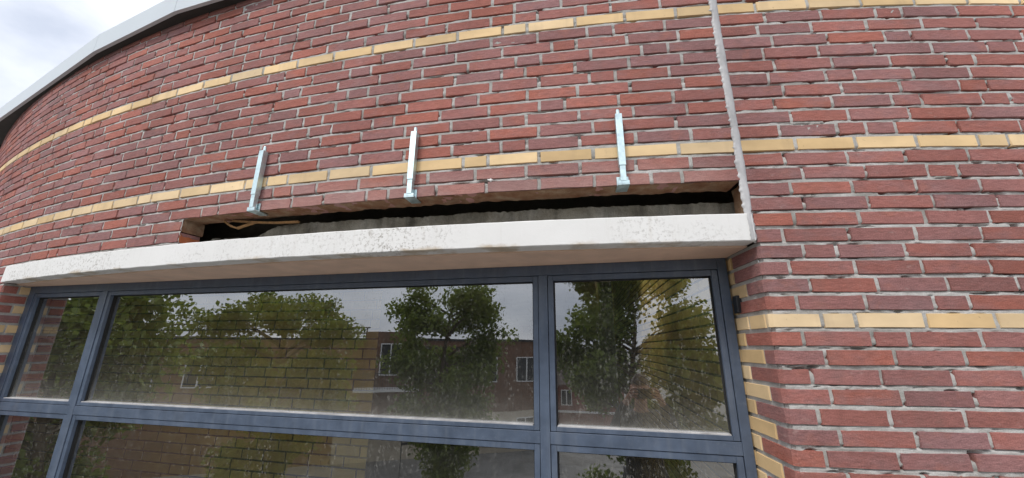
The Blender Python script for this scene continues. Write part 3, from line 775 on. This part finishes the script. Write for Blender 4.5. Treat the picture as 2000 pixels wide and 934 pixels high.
prism(m, [(-.15, 2.0), (.66, 2.0), (.66, 6.7), (-.15, 6.7)], 1.341, 1.42); prism(m, [(-.15, .9), (-.052, .9), (-.052, 6.6), (-.15, 6.6)], ZC + .101, 1.34)
tag(m.obj('ceiling', M_inner), kind='structure')
m = MB(); prism(m, [(-3.8, .102), (.66, .102), (.66, 6.7), (-1.85, 6.7), (-1.85, 1.2), (-6.4, 1.2)], ZF - .1, ZF); tag(m.obj('room_floor', M_dark), kind='structure')
m = MB(); m.box(-1.85, -1.752, 1.152, 6.6, ZF, ZC, TW); m.box(-1.85, .62, 6.6, 6.7, ZF, 1.34, TW); prism(m, [(-3.80, .102), (-3.76, .13), (-6.32, 1.06), (-6.36, 1.02)], ZF, ZC); tag(m.obj('end_walls', M_dark), kind='structure')  # end walls coloured dark to stand in for the unlit room depth
m = MB(); m.box(-3.74, .52, .03, .10, -7.0, -1.002, TW); tag(m.obj('spandrel', M_frame), 'panel below the window closing the wall', 'panel')


# ------------------------------------------------------------------ what stands opposite the facade (seen in the glass)
def leaves(name, centers, spread, count, size, mat, parent, seed):
    r = np.random.default_rng(seed)
    c = centers[r.integers(0, len(centers), count)]
    v = r.normal(size=(count, 3)); v /= np.linalg.norm(v, axis=1, keepdims=True)
    rr = spread * r.random((count, 1)) ** .55
    P = c + v * rr * np.array([1, 1, .75])
    a = r.normal(size=(count, 3)); a /= np.linalg.norm(a, axis=1, keepdims=True)
    up = np.array([0, 0, 1.0]) * .9 + r.normal(size=(count, 3)) * .6; b = np.cross(up, a); b /= np.linalg.norm(b, axis=1, keepdims=True) + 1e-9
    L = size * (.6 + .8 * r.random((count, 1)))
    droop = np.array([0, 0, -.25]) * L
    Q = np.stack([P - a * L * .55, P + b * L * .42, P + a * L * .6 + droop, P - b * L * .42], 1).reshape(-1, 3)
    me = bpy.data.meshes.new(name); n = count
    me.vertices.add(4 * n); me.vertices.foreach_set('co', Q.astype(np.float32).ravel())
    me.loops.add(4 * n); me.loops.foreach_set('vertex_index', np.arange(4 * n, dtype=np.int32))
    me.polygons.add(n); me.polygons.foreach_set('loop_start', np.arange(0, 4 * n, 4, dtype=np.int32)); me.polygons.foreach_set('loop_total', np.full(n, 4, np.int32))
    at = me.attributes.new('rnd', 'FLOAT', 'POINT'); at.data.foreach_set('value', np.repeat(r.random(n), 4).astype(np.float32))
    me.update(calc_edges=True); return mk(name, me, mat, parent)
def tree(x, y, top, bottom, rx, label, seed, count=26000, size=.125):
    root = empty('maple_tree', (x, y, -7)); tag(root, label, 'tree', 'trees across the street')
    rd = random.Random(seed); Hc = top - bottom
    tr = MB(); n = 7
    tp = [Vector((.12 * math.sin(i * 1.3 + seed), .1 * math.cos(i * 1.7 + seed), i / n * (top + 7 - .8))) for i in range(n + 1)]
    tr.tube(tp, [.20 * (1 - .85 * i / n) for i in range(n + 1)], 9); tr.obj('trunk', M_bark, root, smooth=True)
    tips = []; lm = MB()
    for k in range(46):
        f = rd.random(); z = (bottom + 7) + Hc * (.02 + .93 * f)
        prof = math.sin(math.pi * min(1, .16 + .84 * (1 - f)) ** .8) ** .7
        r_ = rx * prof * rd.uniform(.55, 1.1); an = rd.uniform(0, 6.283)
        t0 = tp[0].lerp(tp[-1], max(0, (z - 1.0) / tp[-1].z)); t0.z = max(1.5, z - .5 * r_)
        end = Vector((r_ * math.cos(an), r_ * math.sin(an), z)); mid = t0.lerp(end, .5) + Vector((rd.uniform(-.2, .2), rd.uniform(-.2, .2), .12))
        lm.tube([t0, mid, end], [.05, .03, .012], 5)
        tips.append(end); tips.append(mid.lerp(end, .5))
        for q in range(2):
            e2 = end + Vector((rd.uniform(-.6, .6), rd.uniform(-.6, .6), rd.uniform(-.25, .5)))
            lm.tube([mid.lerp(end, .6), e2], [.018, .007], 4); tips.append(e2)
    tips.append(tp[-1] + Vector((0, 0, .3)))
    lm.obj('limbs', M_bark, root)
    leaves('crown', np.array([t[:] for t in tips]), .62, count, size, M_leaf, root, seed)
tree(-11.9, .0, 1.35, -4.5, 1.75, 'leafy maple reflected at the far left of the glass', 3)
tree(-13.2, -5.75, 2.0, -4.5, 2.25, 'broad leafy maple reflected left of the middle of the wide pane', 11, 30000)
tree(-8.0, -8.75, 2.25, -4.6, 1.75, 'tall narrow maple reflected at the right end of the wide pane', 23)
tree(-1.35, -9.3, 2.7, -5.6, 2.2, 'leafy maple reflected in the right hand pane', 37, 36000)
# apartment block --------------------------------------------------------------------
M_bbrick = rough_material('brown_brick_far', [(.15, .085, .06), (.19, .11, .075), (.23, .14, .10)], 6)
M_beige = simple('beige_render', (.50, .44, .34), .85, 0, 4, .1)
M_darkwin = simple('far_window_glass', (.03, .035, .04), .15, 0, 3, .3)
M_rail = simple('dark_steel', (.035, .037, .04), .5)
ab = empty('apartment_block', (-29.3, -7.3, -7), math.atan2(-.685, .73)); tag(ab, 'flat roofed brown brick apartment block reflected behind the trees', 'building')
m = MB(); m.box(-9, 26, -9, 0, 2.6, 7.35); m.obj('upper_wall', M_bbrick, ab)
m = MB(); m.box(11.5, 26, -9, .05, 0, 2.595); m.obj('lower_wall', M_beige, ab)
m = MB(); m.box(-9, 11.499, -9, .0, 0, 2.595); m.obj('lower_wall', M_bbrick, ab)
m = MB(); m.box(-9.1, 26.1, -9.1, .12, 7.352, 7.5); m.obj('parapet', M_rail, ab)
m = MB(); m.box(12.9, 15.7, -4, .6, 2.6, 7.9); m.obj('stair_block', M_bbrick, ab)
def far_window(parent, x0, x1, z0, z1, y):
    m = MB(); m.box(x0, x1, y + .002, y + .03, z0, z1); m.obj('window', M_darkwin, parent); w = parent.children[-1]
    m = MB(); t = .06
    m.box(x0 - t, x0, y + .002, y + .09, z0 - t, z1 + t); m.box(x1, x1 + t, y + .002, y + .09, z0 - t, z1 + t)
    m.box(x0, x1, y + .002, y + .089, z1, z1 + t); m.box(x0, x1, y + .002, y + .089, z0 - t, z0)
    xm = (x0 + x1) / 2; m.box(xm - .04, xm + .04, y + .031, y + .088, z0, z1)
    m.obj('window_frame', M_white, w)
far_window(ab, 13.9, 15.1, 5.2, 7.1, .6)
for x in (-6, -3, 0, 3, 6, 9, 17.5, 20.5, 23.5):
    far_window(ab, x, x + 1.4, 4.6, 6.2, 0)
    if x > 12: far_window(ab, x, x + 1.2, .5, 2.1, .05)
m = MB(); m.box(12.5, 16.4, .6, 1.9, 4.25, 4.42); sl_ = m.obj('balcony', M_white, ab)
m = MB()
for k in range(27): m.box(12.52 + k * .148, 12.55 + k * .148, 1.84, 1.87, 4.42, 5.3)
m.box(12.5, 16.4, 1.83, 1.88, 5.3, 5.35); m.obj('balustrade', M_rail, sl_)
m = MB(); m.tube([(15.9, -1, 7.4), (15.9, -1, 9.0)], .28, 10); m.obj('flue', M_alu, ab)
rl = empty('roof_railing', (-29.3, -7.3, .5), math.atan2(-.685, .73)); tag(rl, 'thin steel guard rail along the flat roof of the apartment block', 'railing')
for z in (.35, .72):
    m = MB(); m.tube([(-8, -.8, z), (13, -.8, z)], .05, 6); m.obj('rail', M_rail, rl)
for k in range(9):
    m = MB(); m.tube([(-8 + k * 2.6, -.8, 0), (-8 + k * 2.6, -.8, .74)], .05, 6); m.obj('post', M_rail, rl)
fe = empty('steel_screen', (-15.0, -14.6, -7), math.atan2(-.685, .73)); tag(fe, 'dark steel bar screen with slanting stays reflected beside the narrow maple', 'screen')
for z in (1.8, 6.85): 
    m = MB(); m.box(0, 3.2, -.05, .05, z, z + .12); m.obj('rail', M_rail, fe)
for k in range(11):
    m = MB(); m.box(k * .31, k * .31 + .05, -.03, .03, 0 if k % 5 == 0 else 1.92, 6.85); m.obj('bar', M_rail, fe)
for x0, x1 in ((1.2, 2.6), (2.0, 3.1)):
    m = MB(); m.tube([(x0, .1, 1.0), (x1, .1, 6.8)], .06, 6); m.obj('stay', M_rail, fe)
# brick house far behind
M_fbrick = rough_material('red_brick_far', [(.20, .07, .055), (.24, .085, .065), (.28, .10, .08)], 6)
M_tile = simple('roof_tile', (.10, .075, .065), .8, 0, 4, .3)
hs = empty('brick_house', (-9.9, -30.2, -7), rad(-18)); tag(hs, 'small red brick house with white windows reflected low in the right pane', 'house')
m = MB(); m.box(-4, 4, -7, 0, 0, 3.9); m.obj('wall', M_fbrick, hs)
m = MB(); m.add([(-4.3, .3, 3.9), (4.3, .3, 3.9), (4.3, -7.3, 3.9), (-4.3, -7.3, 3.9), (-4.3, -3.5, 6.9), (4.3, -3.5, 6.9)], [(0, 1, 5, 4), (2, 3, 4, 5), (0, 4, 3), (1, 2, 5), (3, 2, 1, 0)]); m.obj('roof', M_tile, hs)
m = MB(); m.box(-4.2, 4.2, .05, .25, 1.7, 1.85); m.obj('canopy_edge', M_white, hs)
for x in (-3.2, -1.2, .8, 2.6): far_window(hs, x, x + .8, 2.3, 3.4, 0)

# ------------------------------------------------------------------ the photographer on a work platform
PZ = -2.02
pf = empty('work_platform', (.45, -.6, PZ), -WTH); tag(pf, 'timber work platform on steel legs in front of the window, under the photographer', 'platform')
for k in range(5):
    m = MB(); m.box(-1.3, 1.3, -.55 + k * .222, -.55 + k * .222 + .215, -.045, 0); m.obj('plank', M_wood, pf, bevel=.003)
for x in (-1.25, 1.25):
    for y in (-.5, .5):
        m = MB(); m.tube([(x, y, -.045), (x, y, -7 - PZ)], .025, 8); m.obj('leg', M_steel, pf)
M_skin = simple('skin', (.52, .30, .21), .55, 0, 30, .1, .0004)
M_coat = simple('black_jacket', (.016, .017, .02), .85, 0, 25, .3, .002)
M_jean = simple('dark_trousers', (.02, .024, .035), .9, 0, 40, .3, .002)
M_hair = simple('brown_hair', (.06, .035, .02), .6, 0, 90, .4, .002)
PH = Vector((.30, .04, -.36))                      # centre of the phone
person = empty('person', (0, 0, 0)); person.location = (PH.x, PH.y, PZ); person.rotation_euler = (0, 0, -WTH)
tag(person, 'person in a black jacket holding up a phone, reflected in the right pane', 'person')
ph_z = PH.z - PZ                                   # phone height above the platform
def skinned(name, nodes, edges, mat, parent, sub=2):
    me = bpy.data.meshes.new(name); names = list(nodes)
    me.from_pydata([nodes[k][0] for k in names], [(names.index(a), names.index(b)) for a, b in edges], [])
    o = mk(name, me, mat, parent); md = o.modifiers.new('skin', 'SKIN'); md.use_smooth_shade = True
    sv = me.skin_vertices[0].data
    for i, k in enumerate(names):
        r = nodes[k][1]; sv[i].radius = r if isinstance(r, tuple) else (r, r); sv[i].use_root = (i == 0)
    sd_ = o.modifiers.new('sub', 'SUBSURF'); sd_.levels = sub; sd_.render_levels = sub
    return o
by = -.46                                         # the body stands behind the phone
nd = {'pelvis': ((0, by - .06, .93), (.15, .11)), 'waist': ((0, by - .05, 1.10), (.135, .10)), 'chest': ((0, by - .03, 1.30), (.16, .11)), 'neckb': ((0, by, 1.46), (.07, .065)), 'neck': ((0, by + .02, 1.53), (.055, .055)), 'skull': ((0, by + .035, 1.60), (.06, .07))}
ed = [('pelvis', 'waist'), ('waist', 'chest'), ('chest', 'neckb'), ('neckb', 'neck'), ('neck', 'skull')]
for sg, t in ((-1, 'l'), (1, 'r')):
    nd.update({t + 'sh': ((sg * .175, by, 1.41), .062), t + 'el': ((sg * .27, by + .14, 1.27), .046), t + 'fa': ((sg * .20, by + .30, 1.46), .037), t + 'wr': ((sg * .122, by + .40, ph_z - .045), (.027, .027)),
               t + 'pa': ((sg * .103, by + .445, ph_z - .012), (.031, .017)),
               t + 'hip': ((sg * .10, by - .06, .86), .095), t + 'kn': ((sg * .12, by - .01, .48), .062), t + 'an': ((sg * .13, by - .05, .08), .042), t + 'to': ((sg * .15, by + .10, .035), (.04, .03))})
    ed += [('chest', t + 'sh'), (t + 'sh', t + 'el'), (t + 'el', t + 'fa'), (t + 'fa', t + 'wr'), (t + 'wr', t + 'pa'), ('pelvis', t + 'hip'), (t + 'hip', t + 'kn'), (t + 'kn', t + 'an'), (t + 'an', t + 'to')]
    for q, (dz, ln) in enumerate(((.040, .9), (.018, 1.0), (-.004, .97), (-.026, .8))):       # four fingers over the phone's back
        f = 'f%d' % q
        k0 = (sg * .098, by + .470, ph_z + dz - .004); k1 = (sg * (.095 - .022 * ln), by + .489, ph_z + dz + .004); k2 = (sg * (.095 - .048 * ln), by + .482, ph_z + dz + .003); 
        nd.update({t + f + 'a': (k0, .0092), t + f + 'b': (k1, .0086), t + f + 'c': (k2, .0072)})
        ed += [(t + 'pa', t + f + 'a'), (t + f + 'a', t + f + 'b'), (t + f + 'b', t + f + 'c')]
    nd.update({t + 'ta': ((sg * .098, by + .430, ph_z - .035), .0115), t + 'tb': ((sg * .078, by + .432, ph_z - .028), .010), t + 'tc': ((sg * .055, by + .438, ph_z - .018), .0085)})
    ed += [(t + 'pa', t + 'ta'), (t + 'ta', t + 'tb'), (t + 'tb', t + 'tc')]
thin = {'pelvis', 'waist', 'chest'} | {t + q for t in 'lr' for q in ('sh', 'el', 'hip', 'kn', 'an', 'to')}
bd_ = {k: (v[0], tuple(q * (.72 if k in thin else 1) for q in (v[1] if isinstance(v[1], tuple) else (v[1], v[1])))) for k, v in nd.items()}
body = skinned('body', bd_, ed, M_skin, person)
# head with its features, as part of the body group
hb = bmesh.new(); bmesh.ops.create_uvsphere(hb, u_segments=24, v_segments=18, radius=1)
for v in hb.verts:
    x, y, z = v.co
    k = 1 - .28 * max(0, -z) ** 1.5 * (1 if y < .3 else .6)          # jaw narrows
    v.co = Vector((x * .076 * k, y * .097 * (1 - .1 * max(0, -z)), z * .118))
    if y > .6:
        nose = math.exp(-((x / .16) ** 2)) * math.exp(-(((z + .12) / .22) ** 2)); v.co.y += .024 * nose
        for sx in (-.36, .36): v.co.y -= .010 * math.exp(-(((x - sx) / .16) ** 2) - (((z - .08) / .12) ** 2))
        v.co.y += .006 * math.exp(-((x / .3) ** 2) - (((z + .45) / .07) ** 2))
for sx in (-1, 1):
    g_ = bmesh.ops.create_uvsphere(hb, u_segments=8, v_segments=6, radius=1)
    for v in g_['verts']: v.co = Vector((sx * .078 + v.co.x * .008, -.008 + v.co.y * .018, -.005 + v.co.z * .032))
hm = bpy.data.meshes.new('head'); hb.to_mesh(hm); hb.free(); hm.polygons.foreach_set('use_smooth', [True] * len(hm.polygons))
head = mk('head', hm, M_skin, person, (0, by + .045, 1.665), (-.10, 0, 0))
for sx in (-1, 1):
    eb = bmesh.new(); bmesh.ops.create_uvsphere(eb, u_segments=10, v_segments=8, radius=.011); em = bpy.data.meshes.new('eye'); eb.to_mesh(em); eb.free()
    mk('eye', em, M_black, head, (sx * .028, .083, .008))
hb = bmesh.new(); bmesh.ops.create_uvsphere(hb, u_segments=24, v_segments=18, radius=1)
bmesh.ops.delete(hb, geom=[v for v in hb.verts if v.co.z < .34 and v.co.y > -.25 or v.co.z < -.45], context='VERTS')
for v in hb.verts:
    q = 1 + .05 * math.sin(v.co.x * 23) * math.sin(v.co.z * 19); v.co = Vector((v.co.x * .083 * q, v.co.y * .104 * q - .002, v.co.z * .127 * q))
hm = bpy.data.meshes.new('hair'); hb.to_mesh(hm); hb.free(); mk('hair', hm, M_hair, head)
jn = {k: (v[0], tuple(q + .012 for q in (v[1] if isinstance(v[1], tuple) else (v[1], v[1])))) for k, v in nd.items() if k in ('waist', 'chest', 'lsh', 'lel', 'lfa', 'rsh', 'rel', 'rfa', 'pelvis')}
jn['neckb'] = (nd['neckb'][0], (.075, .075)); jn['pelvis'] = (nd['pelvis'][0], (.185, .14)); jn['hem'] = ((0, by - .06, .80), (.19, .15))
for t in 'lr': jn[t + 'cuff'] = (tuple(Vector(nd[t + 'fa'][0]).lerp(Vector(nd[t + 'wr'][0]), .8)), (.043, .043))
je = [('hem', 'pelvis'), ('lfa', 'lcuff'), ('rfa', 'rcuff'), ('pelvis', 'waist'), ('waist', 'chest'), ('chest', 'neckb')] + [e_ for t in 'lr' for e_ in (('chest', t + 'sh'), (t + 'sh', t + 'el'), (t + 'el', t + 'fa'))]
skinned('jacket', jn, je, M_coat, person)
tn = {k: (nd[k][0], tuple(q + .014 for q in (nd[k][1] if isinstance(nd[k][1], tuple) else (nd[k][1], nd[k][1])))) for k in ('pelvis', 'lhip', 'lkn', 'lan', 'rhip', 'rkn', 'ran')}
skinned('trousers', tn, [e_ for t in 'lr' for e_ in (('pelvis', t + 'hip'), (t + 'hip', t + 'kn'), (t + 'kn', t + 'an'))], M_jean, person)
for sg in (-1, 1):
    sh = MB(); sh.tube([(sg * .128, by - .10, .05), (sg * .135, by - .02, .055), (sg * .15, by + .09, .042), (sg * .158, by + .15, .035)], [.045, .05, .045, .028], 10); sh.obj('shoe', M_black, person, smooth=True)
phone = empty('phone', (PH.x, PH.y, PH.z), -WTH); tag(phone, 'black phone held up in both hands, reflected in the right pane', 'phone')
m = MB(); m.box(-.082, .082, -.0045, .0045, -.038, .038); m.obj('case', M_black, phone, bevel=.004, seg=2)
m = MB(); m.tube([(-.06, .0046, .022), (-.06, .0065, .022)], .007, 12); m.obj('lens', M_darkwin, phone)
